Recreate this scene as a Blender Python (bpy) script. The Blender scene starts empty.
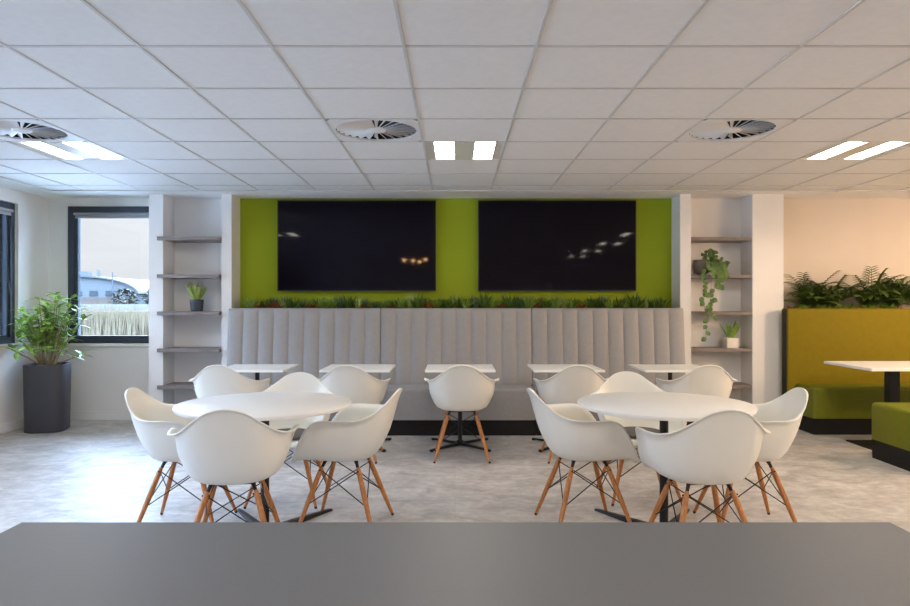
import bpy, bmesh, math, random
from mathutils import Vector, Matrix, noise
random.seed(7)
R = math.radians
sc = bpy.context.scene
COL = sc.collection
CEIL = 2.465

# ---------------------------------------------------------------- camera, sky, exposure
cam_d = bpy.data.cameras.new('camera'); cam = bpy.data.objects.new('camera', cam_d); COL.objects.link(cam)
cam.location = (0, 0, 1.30); cam.rotation_euler = (R(90), 0, 0)
cam_d.sensor_width = 36; cam_d.lens = 673 / 910 * 36; cam_d.clip_end = 500
sc.camera = cam
sc.view_settings.view_transform = 'Standard'; sc.view_settings.look = 'None'
sc.view_settings.gamma = 1; sc.view_settings.use_curve_mapping = False
sc.view_settings.exposure = 0.62
sc.cycles.use_denoising = True
sc.cycles.max_bounces = 10; sc.cycles.diffuse_bounces = 6; sc.cycles.glossy_bounces = 4
sc.cycles.transmission_bounces = 6; sc.cycles.transparent_max_bounces = 12
sc.cycles.caustics_reflective = False; sc.cycles.caustics_refractive = False
sc.cycles.sample_clamp_indirect = 4.0

LAMP = 23.0         # panel luminaires
SKY_LOW, SKY_HIGH = .60, 24
WARM_PENDANT = 60.0

w = bpy.data.worlds.new('overcast_sky'); sc.world = w; w.use_nodes = True
nt = w.node_tree; N = nt.nodes; L = nt.links; N.clear()
out = N.new('ShaderNodeOutputWorld'); bg = N.new('ShaderNodeBackground')
tc = N.new('ShaderNodeTexCoord'); sep = N.new('ShaderNodeSeparateXYZ'); L.new(tc.outputs['Generated'], sep.inputs[0])
ramp = N.new('ShaderNodeValToRGB')
e = ramp.color_ramp.elements
e[0].position = 0.0; e[0].color = (.93 * SKY_LOW, .96 * SKY_LOW, 1.0 * SKY_LOW, 1)
e[1].position = 0.80; e[1].color = (.55 * SKY_HIGH, .79 * SKY_HIGH, 1.20 * SKY_HIGH, 1)
m1 = ramp.color_ramp.elements.new(.14); m1.color = (.60, .63, .66, 1); m2 = ramp.color_ramp.elements.new(.21); m2.color = (3.2, 4.3, 6.1, 1); m3 = ramp.color_ramp.elements.new(.42); m3.color = (9.5, 13.8, 21, 1)
L.new(sep.outputs['Z'], ramp.inputs[0])
mp = N.new('ShaderNodeMapping'); mp.inputs['Scale'].default_value = (3, 3, 16); L.new(tc.outputs['Generated'], mp.inputs[0])
ns = N.new('ShaderNodeTexNoise'); ns.inputs['Scale'].default_value = 2.2; ns.inputs['Detail'].default_value = 4; L.new(mp.outputs[0], ns.inputs['Vector'])
mr = N.new('ShaderNodeMapRange'); mr.inputs[3].default_value = .86; mr.inputs[4].default_value = 1.10; L.new(ns.outputs[0], mr.inputs[0])
L.new(ramp.outputs[0], bg.inputs[0]); L.new(mr.outputs[0], bg.inputs[1]); L.new(bg.outputs[0], out.inputs[0])

# ---------------------------------------------------------------- helpers
def mat(name, col, rough=.5, metal=0, var=0.0, scale=8, stretch=(1, 1, 1), bump=0.0, bscale=60, spec=.5, emit=None, estr=0, coat=0, trans=0, col2=None, sheen=0):
    m = bpy.data.materials.new(name); m.use_nodes = True
    t = m.node_tree; n = t.nodes; l = t.links; b = n['Principled BSDF']
    b.inputs['Base Color'].default_value = (*col, 1); b.inputs['Roughness'].default_value = rough
    b.inputs['Metallic'].default_value = metal; b.inputs['Specular IOR Level'].default_value = spec
    b.inputs['Coat Weight'].default_value = coat; b.inputs['Transmission Weight'].default_value = trans
    b.inputs['Sheen Weight'].default_value = sheen
    if emit: b.inputs['Emission Color'].default_value = (*emit, 1); b.inputs['Emission Strength'].default_value = estr
    c = n.new('ShaderNodeTexCoord'); mpp = n.new('ShaderNodeMapping'); mpp.inputs['Scale'].default_value = stretch
    l.new(c.outputs['Object'], mpp.inputs[0])
    if var > 0 or col2:
        z = n.new('ShaderNodeTexNoise'); z.inputs['Scale'].default_value = scale; z.inputs['Detail'].default_value = 5
        l.new(mpp.outputs[0], z.inputs['Vector'])
        mx = n.new('ShaderNodeMix'); mx.data_type = 'RGBA'
        ca = tuple(x * (1 - var) for x in col); cb = col2 or tuple(min(1, x * (1 + var)) for x in col)
        mx.inputs['A'].default_value = (*ca, 1); mx.inputs['B'].default_value = (*cb, 1)
        rr = n.new('ShaderNodeMapRange'); rr.inputs[1].default_value = .33; rr.inputs[2].default_value = .67
        l.new(z.outputs[0], rr.inputs[0]); l.new(rr.outputs[0], mx.inputs['Factor']); l.new(mx.outputs['Result'], b.inputs['Base Color'])
    if bump > 0:
        z2 = n.new('ShaderNodeTexNoise'); z2.inputs['Scale'].default_value = bscale; z2.inputs['Detail'].default_value = 3
        l.new(mpp.outputs[0], z2.inputs['Vector'])
        bp = n.new('ShaderNodeBump'); bp.inputs['Strength'].default_value = bump; bp.inputs['Distance'].default_value = .002
        l.new(z2.outputs[0], bp.inputs['Height']); l.new(bp.outputs[0], b.inputs['Normal'])
    return m

class MB:
    def __init__(s): s.v = []; s.f = []; s.mi = []; s.cur = 0
    def add(s, vs, fs):
        o = len(s.v); s.v += [tuple(v) for v in vs]; s.f += [tuple(i + o for i in f) for f in fs]; s.mi += [s.cur] * len(fs)
    def box(s, x0, x1, y0, y1, z0, z1):
        s.add([(x0,y0,z0),(x1,y0,z0),(x1,y1,z0),(x0,y1,z0),(x0,y0,z1),(x1,y0,z1),(x1,y1,z1),(x0,y1,z1)],
              [(0,3,2,1),(4,5,6,7),(0,1,5,4),(1,2,6,5),(2,3,7,6),(3,0,4,7)]); return s
    def tube(s, pts, rad, n=8, cap=True):
        pts = [Vector(p) for p in pts]
        if not isinstance(rad, (list, tuple)): rad = [rad] * len(pts)
        rings = []
        for i, p in enumerate(pts):
            d = (pts[min(i+1, len(pts)-1)] - pts[max(i-1, 0)]).normalized()
            a = Vector((0,0,1)) if abs(d.z) < .9 else Vector((1,0,0))
            u = d.cross(a).normalized(); v = d.cross(u).normalized()
            rings.append([p + (u*math.cos(k*2*math.pi/n) + v*math.sin(k*2*math.pi/n))*rad[i] for k in range(n)])
        vs = [q for r in rings for q in r]; fs = []
        for i in range(len(pts)-1):
            for k in range(n):
                a = i*n+k; b = i*n+(k+1) % n; fs.append((a, b, b+n, a+n))
        if cap: fs.append(tuple(range(n-1, -1, -1))); fs.append(tuple(range((len(pts)-1)*n, len(pts)*n)))
        s.add(vs, fs); return s
    def lathe(s, prof, n=32, c=(0,0,0), sx=1, sy=1, cap=True):
        vs = []; fs = []
        for r, z in prof:
            for k in range(n):
                a = 2*math.pi*k/n; vs.append((c[0]+r*sx*math.cos(a), c[1]+r*sy*math.sin(a), c[2]+z))
        for i in range(len(prof)-1):
            for k in range(n):
                a = i*n+k; b = i*n+(k+1) % n; fs.append((a, b, b+n, a+n))
        if cap: fs.append(tuple(range(n-1, -1, -1))); fs.append(tuple(range((len(prof)-1)*n, len(prof)*n)))
        s.add(vs, fs); return s
    def grid(s, rows, flip=False):
        n = len(rows[0]); vs = [q for r in rows for q in r]; fs = []
        for i in range(len(rows)-1):
            for k in range(n-1):
                a = i*n+k; f = (a, a+1, a+1+n, a+n); fs.append(f[::-1] if flip else f)
        s.add(vs, fs); return s
    def leaf(s, base, d, up, ln, wd, curl=.15, seg=4, fold=.15, tip=.0):
        d = Vector(d).normalized(); up = Vector(up); side = d.cross(up)
        if side.length < 1e-3: side = d.cross(Vector((1, .3, 0)))
        side.normalize(); nrm = side.cross(d).normalized(); base = Vector(base)
        rows = []
        for i in range(seg+1):
            t = i/seg; wdt = wd*max(math.sin(math.pi*min(1, t*.92+.06))**.8, .04)*(1 if t < 1 else .05)
            c = base + d*ln*t - nrm*curl*ln*t*t
            rows.append([c - side*wdt/2 + nrm*fold*wdt, c, c + side*wdt/2 + nrm*fold*wdt])
        s.grid(rows); return s
    def build(s, name, m, parent=None, smooth=False, loc=None, bevel=0, sharp=40):
        me = bpy.data.meshes.new(name); me.from_pydata(s.v, [], s.f); me.update()
        for mm in (m if isinstance(m, (list, tuple)) else [m]): me.materials.append(mm)
        if any(s.mi): me.polygons.foreach_set('material_index', s.mi)
        if smooth:
            me.polygons.foreach_set('use_smooth', [True]*len(me.polygons))
            try: me.set_sharp_from_angle(angle=R(sharp))
            except Exception: pass
        o = bpy.data.objects.new(name, me); COL.objects.link(o)
        if parent: o.parent = parent
        if loc: o.location = loc
        if bevel:
            b = o.modifiers.new('bevel', 'BEVEL'); b.width = bevel; b.segments = 3; b.limit_method = 'ANGLE'; b.harden_normals = False
            me.polygons.foreach_set('use_smooth', [True]*len(me.polygons))
            try: me.set_sharp_from_angle(angle=R(30))
            except Exception: pass
        return o

def tag(o, label=None, cat=None, group=None, kind=None):
    if label: o['label'] = label
    if cat: o['category'] = cat
    if group: o['group'] = group
    if kind: o['kind'] = kind
    return o
def empty(name, loc=(0,0,0), rz=0, **k):
    o = bpy.data.objects.new(name, None); COL.objects.link(o); o.location = loc; o.rotation_euler.z = rz
    o.empty_display_size = .1
    return tag(o, **k)
def copy_tree(o, parent=None):
    c = o.copy(); COL.objects.link(c); c.parent = parent
    for ch in list(o.children): copy_tree(ch, c)
    return c
def struct(o): o['kind'] = 'structure'; return o

# ---------------------------------------------------------------- materials
M = {}
M['paint'] = mat('white_wall_paint', (.80, .79, .775), .6, var=.015, scale=3, bump=.05, bscale=90)
M['green'] = mat('lime_wall_paint', (.285, .35, .001), .8, var=.03, scale=2, bump=.05)
M['tile'] = mat('mineral_fibre_tile', (.74, .735, .72), .9, var=.02, scale=25, bump=.25, bscale=180)
M['margin'] = mat('plasterboard_ceiling_paint', (.82, .82, .81), .7, var=.01, scale=3)
M['tee'] = mat('grid_tee_enamel', (.56, .545, .52), .45, var=.02)
M['skirt'] = mat('skirting_gloss_paint', (.80, .80, .79), .35, var=.01)
M['frame'] = mat('anthracite_window_aluminium', (.035, .048, .066), .4, metal=.2, var=.05)
M['blind'] = mat('grey_blind_fabric', (.36, .37, .39), .8, var=.05, scale=60)
M['shell'] = mat('white_moulded_polypropylene', (.86, .84, .765), .34, var=.01, spec=.45)
M['wood'] = mat('golden_maple', (.46, .175, .045), .42, var=.25, scale=9, stretch=(12, 12, 1.2))
M['black'] = mat('black_powder_coat', (.012, .012, .013), .4, metal=.3, var=.1)
M['wire'] = mat('black_steel_wire', (.03, .03, .032), .35, metal=.8, var=.05)
M['whitetop'] = mat('white_laminate', (.86, .85, .82), .32, var=.01)
M['vinyl'] = mat('grey_faux_leather', (.315, .305, .30), .5, var=.03, scale=30, bump=.15, bscale=250)
M['piping'] = mat('grey_faux_leather_seam', (.30, .285, .27), .55, var=.03)
M['plinth'] = mat('black_laminate_plinth', (.009, .008, .008), .6, var=.1, spec=.3)
M['shelf'] = mat('grey_brown_wood_laminate', (.20, .165, .15), .5, var=.28, scale=5, stretch=(1, 10, 10))
M['olive'] = mat('mustard_olive_faux_leather', (.18, .135, .0005), .7, spec=.2, var=.04, scale=20, bump=.12, bscale=250)
M['leafgreen_v'] = mat('moss_green_faux_leather', (.145, .155, .004), .5, spec=.35, var=.04, scale=20, bump=.12, bscale=250)
M['screen'] = mat('glossy_black_screen', (.004, .003, .007), .04, spec=.13, var=.02)
M['bezel'] = mat('black_tv_bezel', (.008, .008, .009), .3, var=.05)
M['greytop'] = mat('satin_grey_laminate', (.105, .109, .114), .46, var=.03, scale=120, spec=.5)
M['slate'] = mat('slate_fibreglass', (.035, .037, .047), .5, var=.08, scale=12)
M['soil'] = mat('dark_soil', (.03, .02, .013), .95, var=.5, scale=60, bump=.8)
M['leafA'] = mat('bright_green_leaf', (.13, .27, .03), .45, col2=(.34, .48, .08), scale=9)
M['leafB'] = mat('dark_green_leaf', (.035, .085, .012), .5, col2=(.12, .21, .03), scale=14)
M['leafC'] = mat('palm_leaf', (.05, .10, .018), .5, col2=(.15, .22, .04), scale=9)
M['leafD'] = mat('yellow_green_leaf', (.22, .33, .06), .5, col2=(.42, .50, .14), scale=30)
M['leafR'] = mat('bronze_red_leaf', (.24, .045, .018), .5, col2=(.40, .16, .04), scale=22)
M['leafT'] = mat('blue_green_leaf', (.05, .10, .06), .5, col2=(.10, .17, .10), scale=22)
M['stem'] = mat('woody_stem', (.30, .26, .16), .7, var=.25, scale=30)
M['potdark'] = mat('charcoal_ceramic', (.035, .045, .055), .4, var=.06)
M['potwhite'] = mat('white_ribbed_ceramic', (.72, .67, .60), .5, var=.04)
M['potgrey'] = mat('grey_concrete_pot', (.16, .14, .12), .8, var=.15, scale=30)
M['pad'] = mat('dark_grey_felt', (.10, .095, .09), .9, var=.1, scale=90)
M['lampbody'] = mat('grey_luminaire_reflector', (.62, .60, .55), .35, var=.01)
M['tube'] = mat('glowing_light_panel', (1, 1, 1), .5, emit=(1, .915, .80), estr=LAMP)
M['vent'] = mat('vent_enamel', (.72, .72, .72), .4, var=.01)
M['dark'] = mat('vent_plenum_black', (.012, .012, .012), .9, var=.1)
M['copper'] = mat('polished_copper', (.80, .32, .16), .18, metal=1, var=.05)
M['bulb'] = mat('warm_bulb', (1, .7, .45), .4, emit=(1, .55, .25), estr=60)
M['chrome'] = mat('brushed_metal', (.5, .5, .5), .3, metal=1, var=.05)
g = bpy.data.materials.new('window_glass'); g.use_nodes = True
t = g.node_tree; t.nodes.clear(); o_ = t.nodes.new('ShaderNodeOutputMaterial'); mx = t.nodes.new('ShaderNodeMixShader')
tr = t.nodes.new('ShaderNodeBsdfTransparent'); gl = t.nodes.new('ShaderNodeBsdfGlossy'); gl.inputs['Roughness'].default_value = .02
fr = t.nodes.new('ShaderNodeFresnel'); fr.inputs[0].default_value = 1.35
tr.inputs[0].default_value = (.975, .98, .985, 1)
t.links.new(fr.outputs[0], mx.inputs[0]); t.links.new(tr.outputs[0], mx.inputs[1]); t.links.new(gl.outputs[0], mx.inputs[2]); t.links.new(mx.outputs[0], o_.inputs[0])
M['glass'] = g

# floor: pale grey mottled vinyl, streaks run across the room
fm = bpy.data.materials.new('mottled_grey_vinyl_floor'); fm.use_nodes = True
t = fm.node_tree; n = t.nodes; l = t.links; b = n['Principled BSDF']
c = n.new('ShaderNodeTexCoord'); m_ = n.new('ShaderNodeMapping'); m_.inputs['Scale'].default_value = (1.3, 1.8, 1); l.new(c.outputs['Object'], m_.inputs[0])
z1 = n.new('ShaderNodeTexNoise'); z1.inputs['Scale'].default_value = 3.2; z1.inputs['Detail'].default_value = 8; z1.inputs['Roughness'].default_value = .62; z1.inputs['Distortion'].default_value = .8; l.new(m_.outputs[0], z1.inputs[0])
z2 = n.new('ShaderNodeTexNoise'); z2.inputs['Scale'].default_value = 11; z2.inputs['Detail'].default_value = 6; z2.inputs['Roughness'].default_value = .7; l.new(m_.outputs[0], z2.inputs[0])
r1 = n.new('ShaderNodeValToRGB'); r1.color_ramp.elements[0].position = .34; r1.color_ramp.elements[0].color = (.40, .375, .35, 1)
r1.color_ramp.elements[1].position = .66; r1.color_ramp.elements[1].color = (.64, .61, .575, 1); l.new(z1.outputs[0], r1.inputs[0])
r2 = n.new('ShaderNodeValToRGB'); r2.color_ramp.elements[0].position = .36; r2.color_ramp.elements[0].color = (.66, .65, .64, 1)
r2.color_ramp.elements[1].position = .62; r2.color_ramp.elements[1].color = (1, 1, 1, 1); l.new(z2.outputs[0], r2.inputs[0])
mu = n.new('ShaderNodeMix'); mu.data_type = 'RGBA'; mu.blend_type = 'MULTIPLY'; mu.inputs['Factor'].default_value = .7
l.new(r1.outputs[0], mu.inputs['A']); l.new(r2.outputs[0], mu.inputs['B'])
br = n.new('ShaderNodeTexBrick'); br.inputs['Scale'].default_value = 1; br.inputs['Mortar Size'].default_value = .0025; br.inputs['Brick Width'].default_value = .9; br.inputs['Row Height'].default_value = .45
br.inputs['Color1'].default_value = (1, 1, 1, 1); br.inputs['Color2'].default_value = (.93, .93, .93, 1); br.inputs['Mortar'].default_value = (.8, .8, .8, 1)
l.new(c.outputs['Object'], br.inputs[0])
mu2 = n.new('ShaderNodeMix'); mu2.data_type = 'RGBA'; mu2.blend_type = 'MULTIPLY'; mu2.inputs['Factor'].default_value = 1
l.new(mu.outputs['Result'], mu2.inputs['A']); l.new(br.outputs[0], mu2.inputs['B']); l.new(mu2.outputs['Result'], b.inputs['Base Color'])
b.inputs['Roughness'].default_value = .42; b.inputs['Specular IOR Level'].default_value = .4
M['floor'] = fm

# ---------------------------------------------------------------- room shell
XL, XR, YB, YR = -4.51, 8.0, 7.47, -4.0      # left wall, right wall, window wall, rear wall
YC = 7.18                                    # front of the piers
struct(MB().box(XL-.2, XR+.2, YR-.2, YB+.25, -.1, 0).build('floor', M['floor']))

def wall_with_holes(axis, a0, a1, t0, t1, holes, ztop=2.62):
    """axis 'x': wall runs along X (t = Y thickness); 'y': along Y (t = X)."""
    mb = MB()
    def bx(u0, u1, z0, z1):
        if u1 - u0 < 1e-4 or z1 - z0 < 1e-4: return
        if axis == 'x': mb.box(u0, u1, t0, t1, z0, z1)
        else: mb.box(t0, t1, u0, u1, z0, z1)
    cur = a0
    for (u0, u1, z0, z1) in sorted(holes):
        bx(cur, u0, 0, ztop); bx(u0, u1, 0, z0); bx(u0, u1, z1, ztop); cur = u1
    bx(cur, a1, 0, ztop)
    return mb
LW = [(5.35, 6.95), (3.15, 4.75), (.95, 2.55), (-1.25, .35), (-3.45, -1.85)]
LZ = (.885, 2.325)
struct(wall_with_holes('y', YR, YB+.2, XL-.2, XL, [(a, b_, *LZ) for a, b_ in LW]).build('wall_left', M['paint']))
BW = (-4.305, -3.27, .85, 2.375)
wb = wall_with_holes('x', XL, -3.265, YB, YB+.2, [BW])
wb.box(-3.265, -3.115, YC, YB+.2, 0, 2.62)
wb.box(-3.115, -2.491, YB, YB+.2, 0, 2.62)
wb.box(-2.491, -2.385, YC, YB+.2, 0, 2.62)
wb.box(2.403, 2.518, YC, YB+.2, 0, 2.62)
wb.box(2.518, 3.174, YB, YB+.2, 0, 2.62)
wb.box(3.174, 3.505, YC, YB+.2, 0, 2.62)
struct(wb.build('wall_back', M['paint']))
struct(MB().box(-2.385, 2.403, YB, YB+.2, 0, 2.62).build('wall_alcove', M['green']))
M['peach'] = mat('warm_beige_wall_paint', (.66, .60, .52), .6, var=.015, scale=3, bump=.05, bscale=90)
struct(MB().box(3.505, XR+.2, YB, YB+.2, 0, 2.62).build('wall_booth', M['peach']))
struct(MB().box(XR, XR+.2, YR, YB, 0, 2.62).build('wall_right', M['paint']))
RW = [(2.45, 2.85, 1.0, 2.0), (3.5, 3.75, 1.0, 2.0), (5.35, 7.6, .9, 2.3)]
struct(wall_with_holes('x', XL-.2, XR+.2, YR-.2, YR, RW).build('wall_rear', M['paint']))

# ceiling: 0.6 m tiles with recessed openings for the fittings
GX0, GY0, T = -.231, 3.05, .6
GL, GR, GF, GB = -4.17, XR, YR, 6.94
lights = [(4, -4), (4, -1), (4, -7), (4, -10), (4, 2), ]
def tile(ix, iy): return (GX0+ix*T, GX0+ix*T+T, GY0+iy*T, GY0+iy*T+T)
LIGHT_T = [(-5, 3), (0, 3), (5, 3), (-5, 0), (5, 0), (0, -3), (5, -3), (5, -6), (0, -9), (5, -9), (9, 3), (9, 0), (9, -3), (9, -6)]
VENT_T = [(-5, 2), (-1, 2), (3, 2)]
holes = set(LIGHT_T + VENT_T)
mbc = MB()
xs = [GL] + [GX0+i*T for i in range(-6, 14) if GL+.02 < GX0+i*T < GR-.02] + [GR]
ys = [GF] + [GY0+j*T for j in range(-12, 7) if GF+.02 < GY0+j*T < GB-.02] + [GB]
for i in range(len(xs)-1):
    for j in range(len(ys)-1):
        ix = round((xs[i+1]-GX0)/T)-1 if i == 0 else round((xs[i]-GX0)/T); iy = round((ys[j+1]-GY0)/T)-1 if j == 0 else round((ys[j]-GY0)/T)
        if (ix, iy) in holes: continue
        mbc.box(xs[i], xs[i+1], ys[j], ys[j+1], CEIL, CEIL+.015)
struct(mbc.build('ceiling', M['tile']))
struct(MB().box(XL-.2, XR+.2, YR-.2, YB+.2, CEIL+.155, CEIL+.18).build('ceiling_slab', M['dark']))
mt = MB()
for x in xs[1:-1]: mt.box(x-.0075, x+.0075, GF, GB, CEIL-.005, CEIL+.001)
for y in ys[1:-1]: mt.box(GL, GR, y-.0075, y+.0075, CEIL-.0046, CEIL+.001)
struct(mt.build('trim_1', M['tee']))
me_ = MB()
me_.box(XL, GL, GF, YB, CEIL-.004, CEIL+.015); me_.box(GL, XR, GB, YB, CEIL-.004, CEIL+.015)
struct(me_.build('ceiling_margin', M['margin']))
me_ = MB(); me_.box(GL-.006, GL+.006, GF, GB, CEIL-.012, CEIL+.001); me_.box(GL, GR, GB-.006, GB+.006, CEIL-.012, CEIL+.001)
struct(me_.build('trim_2', M['tee']))
# skirting boards
struct(MB().box(XL, XL+.018, YR, YB, 0, .10).build('baseboard_left', M['skirt'], bevel=.004))
struct(MB().box(XL+.018, -3.265, YB-.018, YB, 0, .10).build('baseboard_back', M['skirt'], bevel=.004))

# windows ---------------------------------------------------------
def window(idx, axis, u0, u1, z0, z1, t0, t1, sash=True):
    """frame in the wall hole; t0 = room side of frame, t1 = outer side"""
    root = empty('window_%d' % idx, kind='structure')
    sgn = 1 if t1 > t0 else -1
    def bx(mb, a0, a1, c0, c1, s0, s1):
        s0, s1 = sorted((s0, s1))
        if axis == 'x': mb.box(a0, a1, s0, s1, c0, c1)
        else: mb.box(s0, s1, a0, a1, c0, c1)
    f = MB(); W = .065
    bx(f, u0, u0+W, z0, z1, t0, t1); bx(f, u1-W, u1, z0, z1, t0, t1)
    bx(f, u0+W, u1-W, z0, z0+W, t0, t1); bx(f, u0+W, u1-W, z1-W, z1, t0, t1)
    f.build('window_frame', M['frame'], root, bevel=.003)
    s = MB(); W2 = .035; a, b2, c2, d = u0+W, u1-W, z0+W, z1-W
    q0, q1 = t0+sgn*.02, t1-sgn*.01
    bx(s, a, a+W2, c2, d, q0, q1); bx(s, b2-W2, b2, c2, d, q0, q1); bx(s, a+W2, b2-W2, c2, c2+W2*.6, q0, q1); bx(s, a+W2, b2-W2, d-W2, d, q0, q1)
    s.build('sash', M['frame'], root, bevel=.002)
    gmb = MB(); tm = (q0+q1)/2; bx(gmb, a+W2*.5, b2-W2*.5, c2+.01, d-.01, tm, tm+sgn*.006)
    gmb.build('pane', M['glass'], root)
    return root
for i, (a, b_) in enumerate(LW): 
    wr = window(i+1, 'y', a, b_, *LZ, XL-.035, XL-.12)
    h = MB(); h.box(XL-.035, XL-.012, b_-.10-.012, b_-.10+.012, 1.50, 1.52); h.box(XL-.025, XL-.012, b_-.11, b_-.09, 1.40, 1.52); h.build('window_handle', M['black'], wr)
window(6, 'x', *BW, YB+.012, YB+.10)
for i, r_ in enumerate(RW): window(7+i, 'x', *r_, YR-.03, YR-.1)
for i, (a, b_) in enumerate(LW):
    struct(MB().box(XL-.03, XL+.03, a-.06, b_+.06, LZ[0]-.032, LZ[0]+.002).build('window_%d_sill' % (i+1), M['skirt'], bevel=.004))
struct(MB().box(-4.36, -3.27, YB-.03, YB+.011, BW[2]-.032, BW[2]+.002).build('window_6_sill', M['skirt'], bevel=.004))
# portals guide the daylight through the openings
def portal(x, y, z, sx, sy, rot):
    ld = bpy.data.lights.new('window_portal', 'AREA'); ld.shape = 'RECTANGLE'; ld.size = sx; ld.size_y = sy; ld.cycles.is_portal = True
    o = bpy.data.objects.new('window_portal', ld); COL.objects.link(o); o.location = (x, y, z); o.rotation_euler = rot
for a, b_ in LW: portal(XL-.14, (a+b_)/2, sum(LZ)/2, LZ[1]-LZ[0], b_-a, (0, R(-90), 0))
portal((BW[0]+BW[1])/2, YB+.13, (BW[2]+BW[3])/2, BW[1]-BW[0], BW[3]-BW[2], (R(-90), 0, 0))
for a, b_, c0, c1 in RW: portal((a+b_)/2, YR-.13, (c0+c1)/2, b_-a, c1-c0, (R(90), 0, 0))

def blind(axis, u0, u1, zt, t, label, drop=.055):
    root = empty('roller_blind', label=label, cat='blind')
    c_ = MB(); f = MB(); bb = MB()
    if axis == 'x':
        root.location = ((u0+u1)/2, t, zt); h = (u1-u0)/2
        c_.tube([(-h, 0, -.018), (h, 0, -.018)], .016, 12); f.box(-h+.01, h-.01, .008, .0095, -drop, -.01); bb.box(-h+.01, h-.01, .003, .014, -drop-.012, -drop)
    else:
        root.location = (t, (u0+u1)/2, zt); h = (u1-u0)/2
        c_.tube([(0, -h, -.018), (0, h, -.018)], .016, 12); f.box(-.0095, -.008, -h+.01, h-.01, -drop, -.01); bb.box(-.014, -.003, -h+.01, h-.01, -drop-.012, -drop)
    c_.build('blind_roller', M['blind'], root, smooth=True); f.build('blind_fabric', M['blind'], root); bb.build('bottom_bar', M['blind'], root)
blind('x', BW[0]+.066, BW[1]-.066, BW[3]-.066, YB-.006+.02, 'rolled-up grey roller blind at the top of the window beside the left shelves')
blind('y', LW[0][0]+.066, LW[0][1]-.066, LZ[1]-.066, XL-.018, 'rolled-up grey roller blind on the window at the far left edge')

# ---------------------------------------------------------------- outside
struct(MB().box(-40, XL-.3, -30, 22, -.25, -.12).box(XL-.3, 12, 7.8, 22, -.25, -.12).build('bounce_ground_outside', mat('pale_bounce_ground', (.55, .54, .52), .9, var=.1, scale=.5)))  # unseen strips, added pale so daylight bounces through the windows onto the ceiling
struct(MB().box(-120, 60, 22, 220, -.25, -.15).build('ground_outside', mat('pale_gravel', (.09, .088, .084), .9, var=.1, scale=.3)))
mstraw = mat('dry_reed', (.075, .054, .026), .9, col2=(.115, .088, .05), scale=3)
mb = MB(); rr = random.Random(3)
for i in range(2600):
    x = rr.uniform(-21, -10); y = rr.uniform(27.5, 30); hh = rr.uniform(.9, 1.42)
    if x > -14.8: hh *= .93
    dx = rr.uniform(-.15, .15); w_ = .035
    mb.add([(x-w_, y, -.15), (x+w_, y, -.15), (x+dx, y+.02, hh)], [(0, 1, 2)])
mb.box(-21, -10, 28.6, 29.9, -.15, .95)
tag(mb.build('reed_bed', mstraw), 'golden dry reeds standing outside the window below the horizon', 'reeds', kind='stuff')
mb = MB().box(-32, -14, 46, 46.4, -.15, 1.22)
for k in range(10): mb.box(-32+k*2-.06, -32+k*2+.06, 45.96, 46, -.15, 1.24)
tag(mb.build('boundary_wall', mat('pale_render', (.10, .10, .097), .8, var=.05)), 'low pale boundary wall outside behind the golden reeds', 'wall')
# arched hall
hall = empty('arched_building', (-45.0, 80, -.15), label='grey hall with a low arched roof seen through the back window', cat='building')
mg = mat('grey_green_cladding', (.050, .057, .058), .6, var=.06, stretch=(6, 1, 1)); mrf = mat('grey_sheet_roof', (.040, .045, .046), .6, var=.05)
mb = MB(); prof = []
for k in range(25):
    a = math.pi*(k/24); prof.append((-7.2*math.cos(a), 2.45+2.15*math.sin(a)))
vs = [(-7.2, 0, 0)] + [(x, 0, z) for x, z in prof] + [(7.2, 0, 0)]
vs2 = [(x, 22, z) for x, y, z in vs]; k = len(vs)
mb.add(vs+vs2, [tuple(range(k-1, -1, -1)), tuple(range(k, 2*k))] + [(i, i+1, i+1+k, i+k) for i in range(k-1)])
mb.build('hall_wall', mg, hall)
mb = MB(); rows = []
for yy in (-.3, 22.2): rows.append([(x*1.04, yy, z+.12) for x, z in prof])
mb.grid(rows); rf = mb.build('arched_roof', mrf, hall); sd = rf.modifiers.new('t', 'SOLIDIFY'); sd.thickness = .18
mb = MB().box(-7.15, 7.15, -.08, 0, 0, 2.1); mb.build('brick_base', mat('red_brown_brick', (.055, .040, .03), .9, var=.3, scale=4, stretch=(1, 1, 3)), hall)
mb = MB().box(-.7, .7, 1, 2.2, 4.5, 5.25); mb.build('roof_vent', mg, hall)
mb = MB().box(1.9, 2.2, 1, 1.3, 4.3, 5.45); mb.build('chimney', mg, hall)
mgl = mat('dull_glass', (.03, .035, .04), .2)
for k in range(7): MB().box(-6+k*1.9, -5.1+k*1.9, -.1, -.02, 2.3, 2.9).build('high_window', mgl, hall)
sh = empty('low_building', (-33.9, 84, -.15), label='small pale flat-roofed building right of the arched hall outside', cat='building')
MB().box(-3, 3.2, 0, 6, 0, 3.1).build('building_wall', mat('cream_render', (.095, .09, .08), .8, var=.05), sh)
MB().box(-3.2, 3.4, -.2, 6.2, 3.1, 3.35).build('flat_roof', mat('brown_roof', (.05, .04, .035), .8, var=.1), sh)
for k in range(3): MB().box(-2.4+k*1.9, -1.4+k*1.9, -.06, 0, 1.4, 2.5).build('window', mgl, sh)
pl = MB().tube([(-40.2, 79, -.15), (-40.2, 79, 4.9)], [.09, .06], 8)
pl.tube([(-40.6, 79, 4.5), (-39.8, 79, 4.5)], .05, 6)
tag(pl.build('utility_pole', M['slate']), 'thin dark pole beside the arched hall outside', 'pole')
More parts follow.
